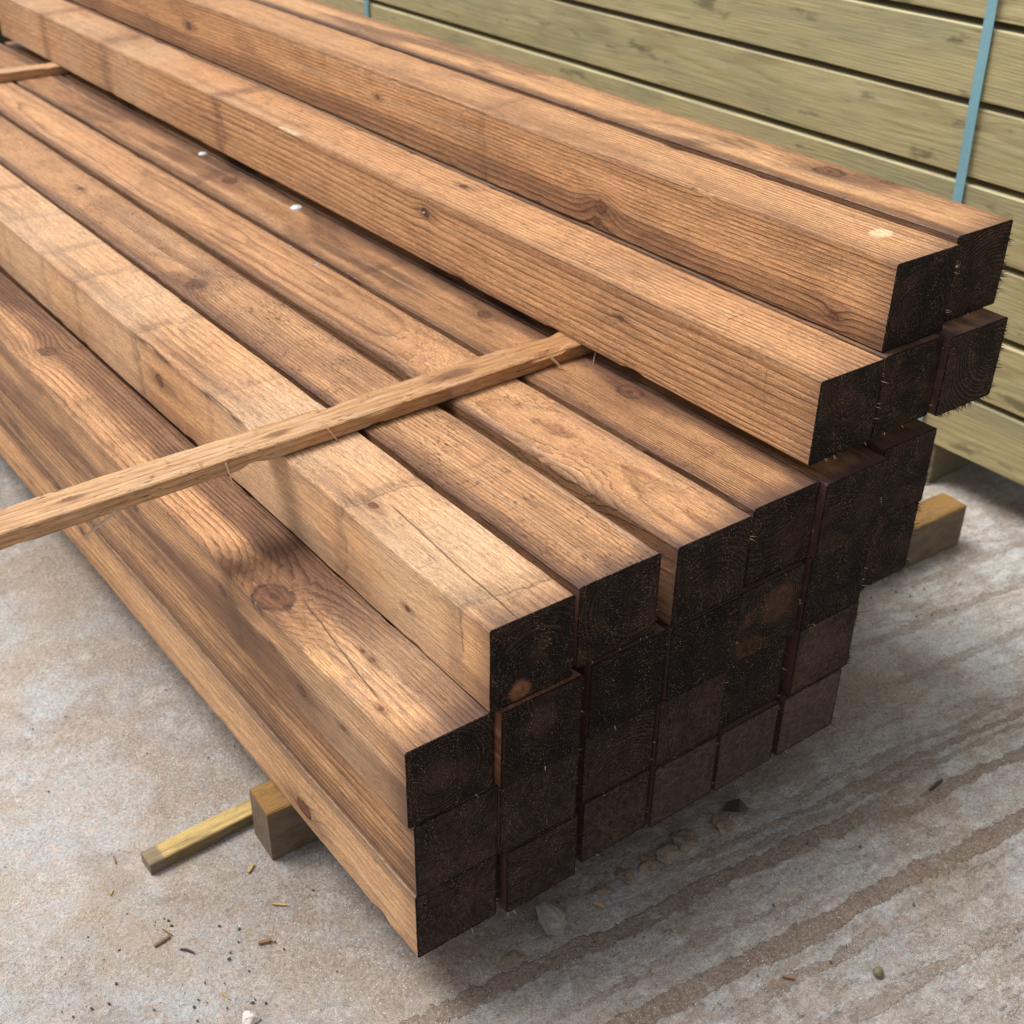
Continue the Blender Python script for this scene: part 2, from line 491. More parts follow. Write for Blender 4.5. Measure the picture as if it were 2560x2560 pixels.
# ------------------------------------------------------------------ ground
def ground_material():
    g = G("concrete with mud")
    P = g.obj()
    x, y, z = g.sep(P)
    # coordinates along and across the tyre streaks (they run almost along X, falling gently)
    v = g.add(y, g.mul(x, .143))
    u = g.sub(x, g.mul(y, .143))
    Q = g.comb(u, v, 0.0)
    front = g.step(g.add(v, g.mul(g.sub(g.noise(P, 4, 3), .5), .12)), .20, .06)
    right = g.step(g.add(x, g.mul(g.sub(g.noise(P, 5, 2), .5), .2)), -.02, .22)
    zone = g.mul(front, right)
    zone = g.mx(zone, g.mul(g.step(x, .75, 1.1), g.step(y, .45, .2)))
    # concrete
    n1 = g.noise(P, 5.5, 5, .6, .4)
    n2 = g.noise(P, 38, 5, .62, .5)
    n3 = g.noise(P, 230, 4, .65)
    n4 = g.noise(P, 900, 2, .6)
    st = g.noise(g.v_('MULTIPLY', Q, (28, 64, 1)), 1, 7, .72, .3)
    tan = (.400, .330, .262)
    grey = (.425, .437, .435)
    pale = (.60, .58, .54)
    col = g.mix(g.step(g.add(g.mul(n1, .6), g.mul(n2, .4)), .40, .60), tan, grey)
    col = g.mix(g.mul(g.step(n2, .50, .66), .55), col, (.50, .37, .29))
    col = g.mix(g.mul(g.step(g.noise(P, 75, 4, .6, .8), .55, .72), .42), col, pale)
    col = g.mix(g.mul(g.step(g.noise(P, 120, 3, .6, .4), .56, .70), .38), col, (.50, .30, .22))
    # streaky light scale on the driven part
    col = g.mix(g.mul(g.mul(g.step(st, .42, .60), zone), .55), col, (.63, .63, .615))
    # mud: named tracks plus thin random ones
    wv = g.add(v, g.add(g.mul(g.sub(g.noise(g.v_('MULTIPLY', Q, (6, 9, 1)), 1, 3, .55), .5), .030),
                        g.add(g.mul(g.sub(g.noise(P, 38, 5, .7), .5), .028), g.mul(g.sub(g.noise(P, 220, 2, .6), .5), .004))))
    mud = None
    for (c0, hw, u0, u1, s_) in ((-.120, .0125, .02, 2.0, 1.0), (-.012, .0105, -.2, .68, .95), (-.162, .0060, .30, .52, .8), (-.034, .0085, .60, 1.6, .9),
                                 (.028, .0050, .35, 1.4, .75), (.010, .0045, .42, 1.2, .6), (.052, .0045, .5, 1.5, .5), (-.232, .0075, .36, 1.2, .6), (-.075, .004, .1, .5, .55),
                                 (.158, .007, .8, 2, .5), (.25, .008, .8, 2.2, .55), (.33, .007, .95, 2.2, .5)):
        b = g.mul(g.step(g.m_('ABSOLUTE', g.sub(wv, c0)), hw * 1.12, hw * .92), g.mul(g.step(u, u0 - .05, u0 + .08), g.step(u, u1 + .06, u1 - .08)))
        b = g.mul(b, s_)
        mud = b if mud is None else g.mx(mud, b)
    rm = g.mul(g.step(g.noise(g.v_('MULTIPLY', Q, (17, 56, 1)), 1, 7, .70, .3), .585, .625), g.mul(zone, .45))
    mud = g.mx(mud, rm)
    # breaks in the mud
    mud = g.mul(mud, g.step(g.noise(g.v_('MULTIPLY', Q, (16, 30, 1)), 1, 5, .65), .34, .42))
    # dirt washed up against and under the pile, its edge shadow painted in too
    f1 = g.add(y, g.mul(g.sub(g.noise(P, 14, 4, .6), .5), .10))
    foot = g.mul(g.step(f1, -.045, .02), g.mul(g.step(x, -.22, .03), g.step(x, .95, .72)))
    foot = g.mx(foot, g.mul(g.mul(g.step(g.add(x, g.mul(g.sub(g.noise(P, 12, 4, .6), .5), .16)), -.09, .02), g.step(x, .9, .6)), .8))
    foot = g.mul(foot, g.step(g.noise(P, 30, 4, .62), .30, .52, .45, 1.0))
    halo = g.mul(g.mul(g.step(rm, .05, .5), g.step(rm, .74, .5)), .5)
    mudc = g.mix(g.step(n3, .35, .7), (.175, .118, .082), (.245, .172, .125))
    col = g.mix(halo, col, (.66, .645, .62))
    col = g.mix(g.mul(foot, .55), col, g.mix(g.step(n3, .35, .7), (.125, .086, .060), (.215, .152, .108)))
    col = g.mix(g.mul(mud, .82), col, mudc)
    # damp shadows of old puddles on the left
    col = g.mix(g.mul(g.step(g.noise(P, 9, 5, .64, .6), .50, .64), .45), col, (.250, .190, .145))
    # aggregate flecks
    col = g.mix(1.0, col, g.ramp(n3, [(.28, .70), (.5, 1.0), (.74, 1.22)]), 'MULTIPLY')
    col = g.mix(1.0, col, g.ramp(n4, [(.30, .62), (.5, 1.0), (.70, 1.32)]), 'MULTIPLY')
    fl = g.noise(P, 420, 1.5, .5)
    col = g.mix(g.mul(g.step(fl, .67, .72), .85), col, (.055, .052, .050))
    fl2 = g.noise(g.v_('ADD', P, (3, 7, 1)), 480, 1, .5)
    col = g.mix(g.mul(g.step(fl2, .72, .77), .6), col, (.33, .115, .075))
    fl3 = g.noise(g.v_('ADD', P, (9, 2, 1)), 520, 1, .5)
    col = g.mix(g.mul(g.step(fl3, .68, .73), .8), col, (.75, .73, .68))
    h = g.add(g.mul(n2, 1.0), g.add(g.mul(n3, .55), g.add(g.mul(mud, .55), g.mul(g.mx(st, .0), g.mul(zone, 1.6)))))
    h = g.add(h, g.mul(n4, .25))
    rg = g.m_('SUBTRACT', .80, g.mul(g.mx(mud, foot), .22), clamp=True)
    return g.out(col, rg, h, .0034, 1.0, .35)


def make_ground():
    # one sheet: fine and gently uneven near the pile, reaching the horizon
    xs = [-60, -20, -8, -4, -2] + [-1.2 + k * .02 for k in range(0, 181)] + [3.2, 5, 9, 20, 60]
    ys = [-60, -20, -8, -4, -2] + [-1.0 + k * .02 for k in range(0, 126)] + [2.0, 3, 4, 6, 9, 20, 60]
    V, F = [], []
    for yy in ys:
        for xx in xs:
            near = 1.0 if -1.3 < xx < 2.5 and -1.1 < yy < 1.6 else 0.0
            zz = (nz(xx * 3, yy * 3, .5) * .0022 + nz(xx * 11, (yy + .143 * xx) * 17, 2.5) * .0012) * near
            V.append((xx, yy, zz - .0012))
    w = len(xs)
    for j in range(len(ys) - 1):
        for i in range(w - 1):
            a = j * w + i
            F.append((a, a + 1, a + 1 + w, a + w))
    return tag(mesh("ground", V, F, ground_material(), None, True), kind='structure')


make_ground()

# ------------------------------------------------------------------ the pile of brown posts
fibre_pale = simple("broken fibre pale", (.60, .42, .27), .8, .3)
fibre_dark = simple("broken fibre dark", (.060, .036, .028), .8, .5)
zinc = simple("zinc nail", (.60, .63, .62), .45, .2, 900, .0002, spec=.5)
dull = simple("dull nail", (.30, .30, .30), .5, .3, 900, .0002, spec=.5)
POSTS = {}
SH = -.026


def post(key, label, x0, z0, y0, w, h, yaw, pt, L, wd, ed, fringe=(0, 0, 0), nails=(), bow=0.0, group="brown timber posts stacked in one pile"):
    root = empty("timber_post", (x0, y0, z0 + GZ), label, "timber post", group, (R(pt), 0, R(yaw)))
    seed = (sum(ord(c) * (i + 3) for i, c in enumerate(key)) % 97) + .37
    wd = dict(wd)
    ed = dict(ed)
    ed.setdefault('seed', seed + 1)
    wd.setdefault('seed', seed)
    mw = wood("sawn wood " + key, size=(w, h), **wd)
    me_ = end_grain("end grain " + key, size=(w, h), **ed)
    beam("shaft", w, h, L, mw, root, seed, y0=.0012, shear=SH, bow=bow)
    # the sawn end: a dark, soaked skin with a slightly ragged rim
    loop = ring_loop(w, h, .0018, 14)
    V, F = [], []
    m = len(loop)
    for yy, k in ((.00135, 0), (0.0, 1)):
        for (x, z) in loop:
            rg = (nz(x * 300 + seed, z * 300, yy) * .0006) if k else 0
            V.append((x + rg + nz(x * 20 + seed, 0, z * 20) * .0006, yy + SH * x + rg, z + rg))
    for j in range(m):
        F.append((j, (j + 1) % m, m + (j + 1) % m, m + j))
    F.append(tuple(range(m)))
    F.append(tuple(range(2 * m - 1, m - 1, -1)))
    o = mesh("sawn_end", V, F, me_, root)
    bm = bmesh.new(); bm.from_mesh(o.data)
    bmesh.ops.recalc_face_normals(bm, faces=bm.faces)
    bm.to_mesh(o.data); bm.free()
    # torn fibres on the right-hand and lower rims
    rnd = random.Random(int(seed * 13))
    right, low, pale = fringe
    cl = [rnd.random() for _ in range(5)]
    it, itp = [], []
    for k in range(int(right * (1 if right > 30 else .55))):
        z = (cl[rnd.randrange(len(cl))] + rnd.gauss(0, .05)) % 1.0 * h
        ln = rnd.choice((.002, .003, .004, .006, .009)) * rnd.uniform(.8, 1.2) * (1.4 if rnd.random() < .12 else 1)
        p = (w - .0006, SH * w + rnd.uniform(0, .001), z)
        q = (w + ln * rnd.uniform(.5, 1), SH * w - ln * rnd.uniform(.1, .8), z + rnd.uniform(-.6, .25) * ln)
        (itp if rnd.random() < pale * .5 else it).append((p, q, rnd.uniform(.00035, .00065), rnd.uniform(-.0006, .0006)))
    for k in range(int(low * (1 if low > 30 else .5))):
        x = (cl[rnd.randrange(len(cl))] + rnd.gauss(0, .07)) % 1.0 * w
        ln = rnd.uniform(.003, .008) * (1.5 if rnd.random() < .12 else 1)
        p = (x, SH * x + rnd.uniform(0, .001), .0006)
        q = (x + rnd.uniform(-.5, .7) * ln, SH * x - ln * rnd.uniform(.2, .9), -ln * rnd.uniform(.3, .9))
        (itp if rnd.random() < pale * .5 else it).append((p, q, rnd.uniform(.00035, .00065), rnd.uniform(-.0006, .0006)))
    if it:
        spikes("torn_fibres", it, fibre_dark, root)['kind'] = 'stuff'
    if itp:
        spikes("torn_fibres", itp, fibre_pale, root)['kind'] = 'stuff'
    for (nx, ny, nzz, r) in nails:
        bm = bmesh.new()
        bmesh.ops.create_uvsphere(bm, u_segments=14, v_segments=8, radius=r)
        for v in bm.verts:
            v.co.z *= .45
            v.co += Vector((nx, ny, nzz))
        me = bpy.data.meshes.new("nail_head")
        bm.to_mesh(me); bm.free()
        me.materials.append(zinc if r > .006 else dull)
        n = bpy.data.objects.new("nail_head", me)
        C.objects.link(n)
        n.parent = root
    POSTS[key] = root
    return root


Z0, Z1, Z2, Z3 = 0.0, .0933, .1933, .2933
Z4, Z5 = .4122, .5132
LEN = 2.64

# top pair, layer 5
post('L', "top pair's left post, with a bright bare patch near its dark end", .6325, Z5, .0137, .1016, .1012, -.16, .06, LEN,
     dict(pith=(.16, -.06), sp=.0036, edge=.25, contrast=.95, tone=1.02, stains=(('z', .012, .022, .62),), patch=.22, pits=.1, saw=.6, end_dark=.45,
          knots=(('s', .032, .47, .0085, -1.1), ('s', .017, .071, .0045, 1.0), ('s', .06, 1.02, .004, .8), ('s', .052, 1.72, .007, .9)), bands=((.73, .01, .4, .2),), wob=.012, bare=(('t', .060, .072, .017, .017, (.80, .62, .36)),)),
     dict(pith=(.045, .02), warm=.25), (34, 16, .45), ((.075, .93, .1012, .0032),))
post('M', "topmost post at the right, frayed dark end standing against the green stack", .7528, Z5, .0254, .098, .1022, .05, -.04, LEN,
     dict(pith=(.02, .03), sp=.006, contrast=.5, tone=.98, stains=(('x', .0, .016, .7),), patch=.5, pits=.15, saw=.3, end_dark=.55, rough=.5,
          knots=(('t', .067, .24, .014, .9), ('t', .09, .17, .006, .7))),
     dict(pith=(.075, -.01), warm=.2, sp=.0046, lift=1.5, rs=1.0), (70, 24, .05), ((.039, .797, .1022, .0022), (.026, 1.28, .1022, .0025)))
# layer 4
post('I', "long post at the raised layer's open left edge, with coarse ridged side grain", .5252, Z4, .0054, .0993, .1005, -.10, .04, 2.60,
     dict(pith=(.13, .16), sp=.0062, contrast=.85, tone=1.06, edge=.2, patch=.22, pits=.3, saw=.4, end_dark=.35, rough=.6, wob=.018, bump=.0014,
          bare=(('s', .099, 1.13, .004, .05, (.75, .55, .34)),), knots=(('s', .075, .735, .006, .7), ('s', .062, .31, .0035, .6), ('t', .068, .735, .0055, .8)),
          bands=((1.385, .02, .9, .10), (1.905, .03, .9, .12), (2.262, .02, .9, .1)), light=((1.80, .12, .5), (2.12, .10, .45), (2.4, .12, .4))),
     dict(pith=(.05, .09), warm=.2), (26, 22, .8), ((-.0005, .738, .074, .0028),))
post('J', "middle post of the raised layer, beneath the top pair's left post", .6305, Z4, .0052, .0970, .1000, -.02, 0, LEN,
     dict(stains=(('x', .05, .05, .6),)), dict(pith=(.03, .12), warm=.5), (10, 14, .5))
post('K', "right post of the raised layer, pushed forward so its top shows", .7305, Z4, .0058 - .012, .1020, .1000, -.07, 0, LEN,
     dict(pith=(.05, -.1), patch=.8, end_dark=1.0, tone=.8), dict(pith=(.09, .07), warm=.15, sp=.0046, lift=1.5, rs=.9), (60, 46, .06))
# layer 3
post('C', "pale post at the left of the stepped layer, crossed by dark bars", .0920, Z3, -.0008, .0986, .0990, -.28, 0, LEN,
     dict(pith=(-.03, -.16), sp=.0036, contrast=.55, tone=1.22, edge=.12, patch=.25, pits=.12, saw=.5, end_dark=.6, rough=.55, wob=.03,
          stains=(('x', .020, .010, .55), ('z', .012, .014, .35)),
          bands=((.045, .013, 1.0, -.12), (.262, .012, .9, -.10), (.575, .008, .5, -.1), (.80, .010, 1.0, -.12), (.885, .006, .45, -.1), (1.02, .010, .8, -.1), (1.155, .012, .9, -.1),
                 (1.33, .01, .8, -.1), (1.5, .012, .8, -.1), (1.74, .01, .7, -.1)),
          light=((.13, .10, .8), (.44, .14, .8), (.9, .12, .6), (1.25, .2, .6), (1.9, .4, .5)),
          cracks=(('t', .031, -.01, .24, .05), ('t', .0, .48, .80, .0)), knots=(('t', .028, .245, .0045, .7), ('s', .055, .735, .008, .8), ('s', .04, .14, .003, .6))),
     dict(pith=(.05, .03), warm=.5, patch_at=(.035, .012, .014, (.20, .085, .045))), (8, 6, .6))
post('D', "second post across the stepped top layer, rough with small torn dashes in the grain", .2006, Z3, .0015, .1032, .0992, -.10, 0, LEN,
     dict(bare=(('t', .036, .905, .014, .028, (.115, .055, .036)),), pith=(.22, .02), sp=.0050, contrast=.7, tone=.9, edge=.45, patch=.30, pits=1.0, saw=.45, end_dark=.75, wob=.035,
          stains=(('x', .0, .018, .65),), bands=((.93, .03, .45, -.3), (.25, .004, .3, -.1)), knots=(('t', .028, .905, .010, 1.1), ('t', .06, 1.42, .005, .8))),
     dict(pith=(.08, .06), warm=.12), (18, 10, .6))
post('E', "third post across the stepped layer, with swirling grain by the spacer batten", .3226, Z3, -.0064, .1036, .1000, .20, 0, LEN,
     dict(pith=(.055, .045), sp=.0085, contrast=.65, tone=1.0, red=.1, edge=.30, patch=.22, pits=.25, saw=.3, end_dark=.7, wob=.06,
          stains=(('x', .0, .012, .6),), knots=(('tw', .112, .46, .045, 2.1), ('tw', .0, .18, .03, .8))),
     dict(pith=(.05, .01), warm=.1, sp=.0055, rs=.8, lift=.8), (14, 8, .7), ((.095, .875, .100, .0042), (.10, .965, .100, .0030)))
post('F', "knotty dark brown post beside the raised layer, with a round red knot", .4361, Z3, -.0022, .1004, .1005, .24, 0, LEN,
     dict(pith=(-.17, .07), sp=.0036, contrast=1.15, tone=.78, edge=.6, patch=.5, pits=.4, saw=.5, end_dark=.8, wob=.009,
          stains=(('x', .100, .022, .75),), bands=((1.33, .02, .8, .3), (.80, .008, .5, 0), (1.0, .008, .45, 0)),
          bare=(('t', .077, .279, .0105, .0150, (.36, .150, .080)), ('t', .060, 1.31, .011, .017, (.38, .165, .085))), knots=(('t', .077, .279, .0130, .8), ('t', .073, .573, .008, .6), ('t', .060, 1.31, .012, .8))),
     dict(pith=(.03, .1), warm=.15), (16, 6, .4), ((.083, 1.113, .1005, .0105), (.092, 1.482, .1005, .0085)))
post('G', "post end with a short glossy top strip, beneath the raised layer's left corner", .5380, Z3, -.0143, .1000, .1000, .02, 0, LEN,
     dict(patch=.8, end_dark=1.1, rough=.4, tone=.85), dict(pith=(.02, .13), warm=.35), (12, 6, .5))
post('H', "outermost right post of the stepped layer, dark top corner sticking out", .6515, Z3, -.0017, .0925, .0995, .1, 0, LEN,
     dict(patch=.8, end_dark=1.1, tone=.75, rough=.5), dict(pith=(-.01, .09), warm=.35, lift=1.25), (40, 8, .2))
# layer 2
post('A', "lower left step post with a large eye knot in its top", -.0005, Z2, .0050, .0985, .0970, .14, 0, LEN,
     dict(pith=(-.02, .02), sp=.0046, contrast=.78, tone=1.0, patch=.40, pits=.15, saw=.35, end_dark=.65, rough=.55, wob=.016,
          edge=.3, stains=(('x', .084, .034, 1.0), ('z', .030, .020, .42)), light=((.12, .09, .35),), bands=((.345, .008, .4, .1), (.70, .008, .3, .1)),
          cracks=(('t', .020, .075, .27, .13),), bare=(('t', .008, .16, .012, .035, (.66, .37, .165)),), knots=(('t', .020, .287, .0185, 1.7), ('t', .047, 1.03, .011, 1.1), ('t', .048, .133, .0028, .5), ('t', .048, .150, .0022, .5), ('t', .016, .066, .0025, .4),
                 ('s', .062, .375, .006, .8), ('s', .055, .26, .005, .8), ('s', .035, .20, .006, .8), ('s', .045, .115, .003, .6), ('s', .05, .62, .006, .7))),
     dict(pith=(.035, .045), warm=.4, rs=.9, sp=.004, patch_at=(.035, .05, .022, (.036, .021, .017))), (8, 4, .6))
names2 = [
    ('B', "post end with a reddish edge and pale oval smear, below the pale banded post", .1016, -.0065, .0995, dict(k=0.75, pith=(.10, .11), warm=.3, patch_at=(.05, .068, .021, (.060, .035, .030)))),
    ('C2', "black ended post under the torn grain post, a shallow step below it", .2170, -.0035, .1010, dict(k=0.55, pith=(.08, -.04), warm=.12)),
    ('D2', "jet black post end directly under the swirl grained post", .3222, -.0092, .1015, dict(k=0.5, pith=(.045, .07), warm=.08)),
    ('E2', "post end with reddish brown rings, directly below the knotty dark post", .4275, -.0075, .1000, dict(k=1.15, pith=(.062, .062), warm=1.0, sp=.0042, rs=.9, patch_at=(.062, .06, .030, (.070, .033, .017)))),
    ('F2', "post end with a brown tinged upper half, under the glossy topped post", .5360, -.0120, .1010, dict(k=0.65, pith=(.02, .02), warm=.55)),
    ('H2', "lower post of the overhanging right column, its furry bottom edge in the air", .6502, -.0006, .0912, dict(pith=(.055, .045), warm=.35, lift=1.3)),
]
for k, lab, x0, y0, w, ed in names2:
    post(k, lab, x0, Z2, y0, w, .0992, 0.02, 0, LEN, dict(pith=(.2, .1), patch=.3, end_dark=.2, tone=.55, early=(.50, .20, .085)) if k == 'B' else dict(pith=(.2, .1), patch=.9, end_dark=1.0, tone=.4, stains=(('x', .0, .05, 1.0),)), ed,  # all but the reddish shaft coloured near black, painting in gap shade
         (50, 40, .12) if k == 'H2' else (16, 4, .5))
# layer 1
post('A1', "middle post of the three at the left side, with ridged grain", .0046, Z1, .0038, .1000, .0990, -.02, 0, LEN,
     dict(pith=(.16, .14), sp=.0052, contrast=.85, tone=.97, patch=.35, pits=.5, saw=.45, end_dark=.5, wob=.02, bump=.0014,
          stains=(('z', .022, .014, .6), ('z', .002, .006, .6))),
     dict(k=1.2, pith=(.03, .12), warm=.2, dust=.25), (10, 4, .5))
names1 = [
    ('B1', "speckled post end directly above the one by the grey stone", .1040, -.0022, .1000, dict(k=1.25, pith=(.07, .05), warm=.4, dust=.25), 0),
    ('C1', "black post end with arching growth rings, third column, second course up", .2195, .0030, .1000, dict(k=1.25, pith=(.055, .0), warm=.05, dust=.12, sp=.0048, lift=.9, rs=1.0), 0),
    ('D1', "plain dark post end in the fourth column, second course up", .3210, -.0040, .1000, dict(k=1.3, pith=(.15, .05), warm=.12, dust=.35), 0),
    ('E1', "dark post end beside the furry corner one, second course up", .4232, -.0030, .0990, dict(k=0.7, pith=(.03, .13), warm=.1, dust=.25), 0),
    ('F1', "brownish furry post end at the lower right corner, upper of the two there", .5365, -.0119, .1025, dict(pith=(.04, .06), warm=.8, dust=.45, lift=1.9, rs=.7, patch_at=(.035, .055, .035, (.058, .036, .027))), 1),
]
for k, lab, x0, y0, w, ed, fr in names1:
    post(k, lab, x0, Z1, y0, w, .0993, 0.0, 0, LEN, dict(pith=(.2, .1), patch=.9, end_dark=1.0, tone=.4, stains=(('x', .0, .05, 1.0),)), ed, (55, 6, .1) if fr else (16, 4, .5))  # shaft colour blackened to stand for shade in the gaps
# layer 0
post('A0', "bottom left post, pale side with an oval knot above the bearer", .0036, Z0, .0050, .0995, .0930, -.08, 0, LEN,
     dict(pith=(.18, -.03), sp=.0050, contrast=.65, tone=1.10, patch=.25, pits=.35, saw=.35, end_dark=.3, wob=.02, light=((.05, .3, .3), (.5, .3, .3)),
          stains=(('z', .090, .010, .7),), knots=(('s', .024, .236, .010, .9), ('s', .055, .9, .006, .8))),
     dict(k=1.0, pith=(.13, .05), warm=.3, dust=.42), (10, 10, .6))
names0 = [
    ('B0', "wide mud dusted bottom post end by the grey stone", .1122, -.0042, .0942, dict(k=1.1, pith=(.04, .12), warm=.25, dust=.35, lift=1.0)),
    ('C0', "mud dusted bottom post end behind the first pale mud lumps", .2215, .0013, .0960, dict(pith=(.12, .13), warm=.2, dust=.65, lift=1.2)),
    ('D0', "dull brown bottom post end in the fourth column, flat and evenly dusty", .3195, -.0063, .0985, dict(pith=(.15, -.05), warm=.2, dust=.8, lift=1.8, patch_at=(.05, .035, .10, (.036, .0245, .0215)))),
    ('E0', "dusty bottom post end in the fifth column, over the dark scrap of leaf", .4212, -.0100, .0975, dict(pith=(-.06, .05), warm=.2, dust=.8, lift=1.8, patch_at=(.05, .035, .10, (.044, .031, .027)))),
    ('F0', "palest dust covered bottom post end, at the lower right corner", .5275, -.0126, .1020, dict(pith=(.03, .1), warm=.3, dust=.9, lift=2.6, patch_at=(.055, .035, .11, (.090, .064, .055)))),
]
for k, lab, x0, y0, w, ed in names0:
    post(k, lab, x0, Z0, y0, w, .0929, -.04, 0, LEN, dict(pith=(.2, .1), patch=.9, end_dark=1.0, tone=.4, stains=(('x', .0, .05, 1.0),)), ed, (12, 14, .5))  # dark shafts: shade between the posts is put into their colour

# set-back posts behind the end face that carry the overhanging columns
hl = "brown post set back behind the right side of the pile, carrying the overhanging timbers"
for k, x0, z0, y0, w, h in (('S1', .652, Z0, .14, .097, .0930), ('S2', .652, Z1, .15, .097, .0993), ('S3', .756, Z0, .24, .097, .0930),
                            ('S4', .756, Z1, .23, .097, .0993), ('S5', .756, Z2, .15, .095, .0993), ('S6', .758, Z3, .14, .093, .0995)):
    post(k, hl, x0, z0, y0, w, h, 0, 0, LEN - y0, dict(pith=(.2, .1), patch=.5), dict(pith=(.05, .05)), (0, 0, 0), group="set back supporting posts")

# ------------------------------------------------------------------ battens
BAT_E = (.62, .365, .18)
def batten(label, y0, x0, x1, w, h, z, seed, rot=0.0, long_slivers=()):
    root = empty("spacer_batten", (x0, y0, z + GZ), label, "spacer batten", "spacer battens between the layers", (0, 0, R(rot)))
    g = G("batten wood %d" % seed)
    P = g.obj()
    xx, yy, zz = g.sep(P)
    Q = g.comb(yy, xx, zz)                       # the grain runs along X here
    Pn = g.v_('ADD', Q, (seed * 1.1, seed * .7, seed * 1.9))
    kts = [('t', .020, .62, .0035, .8), ('t', .022, .385, .003, .7), ('t', .024, .86, .007, .9)] if seed == 3 else []
    a, b, c, ph, kd = rings(g, Q, Pn, (.06, -.05), .0048, kts, (w, h), .02)
    lt = g.ramp(g.m_('FRACT', ph), [(0, 0.0), (.4, .12), (.85, 1.0), (1, .1)])
    mid = g.noise(g.v_('MULTIPLY', Pn, (70, 12, 70)), 1, 3, .6)
    fib = g.noise(g.v_('MULTIPLY', Pn, (600, 26, 600)), 1, 3, .65)
    col = g.mix(g.mul(lt, .5), BAT_E, (.24, .10, .038))
    col = g.mix(g.mul(g.step(mid, .5, .75), .35), col, (.20, .10, .045))
    col = g.mix(g.mul(g.step(b, .55, .95), .60), col, (.36, .155, .048))
    col = g.mix(g.mul(g.step(mid, .48, .30), .5), col, (.66, .43, .27))
    if kd is not None:
        col = g.mix(g.mul(g.step(g.halo, 1.8, .4), .75), col, (.13, .055, .028))
    col = g.mix(1.0, col, g.ramp(fib, [(.2, .55), (.5, 1.0), (.8, 1.25)]), 'MULTIPLY')
    pt = g.noise(g.v_('MULTIPLY', Pn, (620, 75, 620)), 1, 1.5, .5)
    pm = g.mul(g.step(pt, .64, .70), g.step(g.noise(Pn, 30, 2), .4, .6))
    col = g.mix(g.mul(pm, .75), col, (.17, .078, .035))
    h_ = g.add(g.mul(fib, 1.2), g.add(g.mul(mid, 1.0), g.mul(pm, -1.0)))
    m = g.out(col, .66, h_, .0016, 1.0, .35)
    o = beam("stick", w, h, x1 - x0, m, root, seed + .5, n=170, rough=.0012, chip=.004, ch=.0012, pw=1.0, axis='x')
    rnd = random.Random(seed * 7)
    items = []
    for k in range(46):
        xq = rnd.uniform(.1, x1 - x0 - .1)
        top = rnd.random() < .55
        zq = h - .0004 if top else .0004
        ln = rnd.uniform(.002, .006)
        items.append(((xq, -.0002, zq), (xq + rnd.uniform(-1, .6) * ln, -.0012 - rnd.random() * .0014, zq - ln * rnd.uniform(-.1, .7)), .0003, 0))
    if seed == 3:
        spikes("broken_splinters", items, fibre_pale, root)['kind'] = 'stuff'
    for (p, q, r, sg) in long_slivers:
        spikes("hanging_sliver", [(p, q, r, sg)], fibre_pale, root)
    return root


BX = -.52
batten("slim batten laid across the stepped layer, jutting out over the concrete", .3875, BX, .98, .0465, .0186, .3940, 3, .1,
       (((.152 - BX, -.001, .017), (.168 - BX, -.006, -.016), .0011, .002), ((.020 - BX + .005, -.001, .016), (.030 - BX, -.012, -.038), .0011, .004),
        ((.475 - BX, -.001, .016), (.487 - BX, -.018, -.001), .0022, .0), ((.555 - BX, -.002, .012), (.522 - BX, -.030, .001), .0016, .001),
        ((-.100 - BX, .000, .002), (-.152 - BX, -.006, -.016), .0016, -.001), ((-.095 - BX, .001, .002), (-.145 - BX, -.010, -.012), .0011, -.001)))
batten("spacer batten far along the pile, only its end showing at the upper left corner", 2.225, .30, .98, .046, .0186, .3940, 5, 0)

# ------------------------------------------------------------------ bearers and the loose stick
def block(name, label, cat, x0, y0, z0, lx, ly, lz, rot, base, dark, wet, seed, axis='x', group=None, part="block", grain=1.0, y_end=None):
    root = empty(name, (x0, y0, z0), label, cat, group, (0, 0, R(rot)))
    g = G(name + " wood %d" % seed)
    P = g.obj()
    xx, yy, zz = g.sep(P)
    Q = g.comb(yy, xx, zz) if axis == 'x' else P
    Pn = g.v_('ADD', Q, (seed * 1.1, seed * .7, seed * 1.9))
    _, b, c, ph, kd = rings(g, Q, Pn, (.03, -.03), .0045, [], (ly, lz), .02)
    lt = g.ramp(g.m_('FRACT', ph), [(0, 0.0), (.4, .1), (.85, 1.0), (1, .1)])
    mid = g.noise(g.v_('MULTIPLY', Pn, (60, 20, 60)), 1, 4, .6)
    fib = g.noise(g.v_('MULTIPLY', Pn, (600, 60, 600)), 1, 3, .65)
    col = g.mix(g.mul(lt, .6), base, tuple(k * .45 for k in base))
    up = g.step(zz, lz * .90, lz * .985)         # mud splashed faces, cleaner trodden top
    col = g.mix(g.mul(g.inv(up), wet), col, g.mix(g.step(mid, .35, .7), dark, tuple(k * 1.7 for k in dark)))
    col = g.mix(g.mul(g.step(mid, .52, .72), .5), col, dark)
    if y_end is not None:                        # weathered grey tip
        col = g.mix(g.mul(g.step(xx, y_end, y_end - .006), .8), col, (.20, .155, .115))
    sd_ = g.noise(P, 900, 2, .6)
    col = g.mix(g.mul(g.step(sd_, .58, .72), .5), col, (.40, .33, .25))
    col = g.mix(1.0, col, g.ramp(fib, [(.2, .6), (.5, 1.0), (.8, 1.2)]), 'MULTIPLY')
    m = g.out(col, .7, g.add(fib, g.mul(sd_, .6)), .0012, 1.0, .3)
    beam(part, ly if axis == 'x' else lx, lz, lx if axis == 'x' else ly, m, root, seed + .2, n=60, rough=.0008, chip=.003, pw=1.0, axis=axis)
    return root


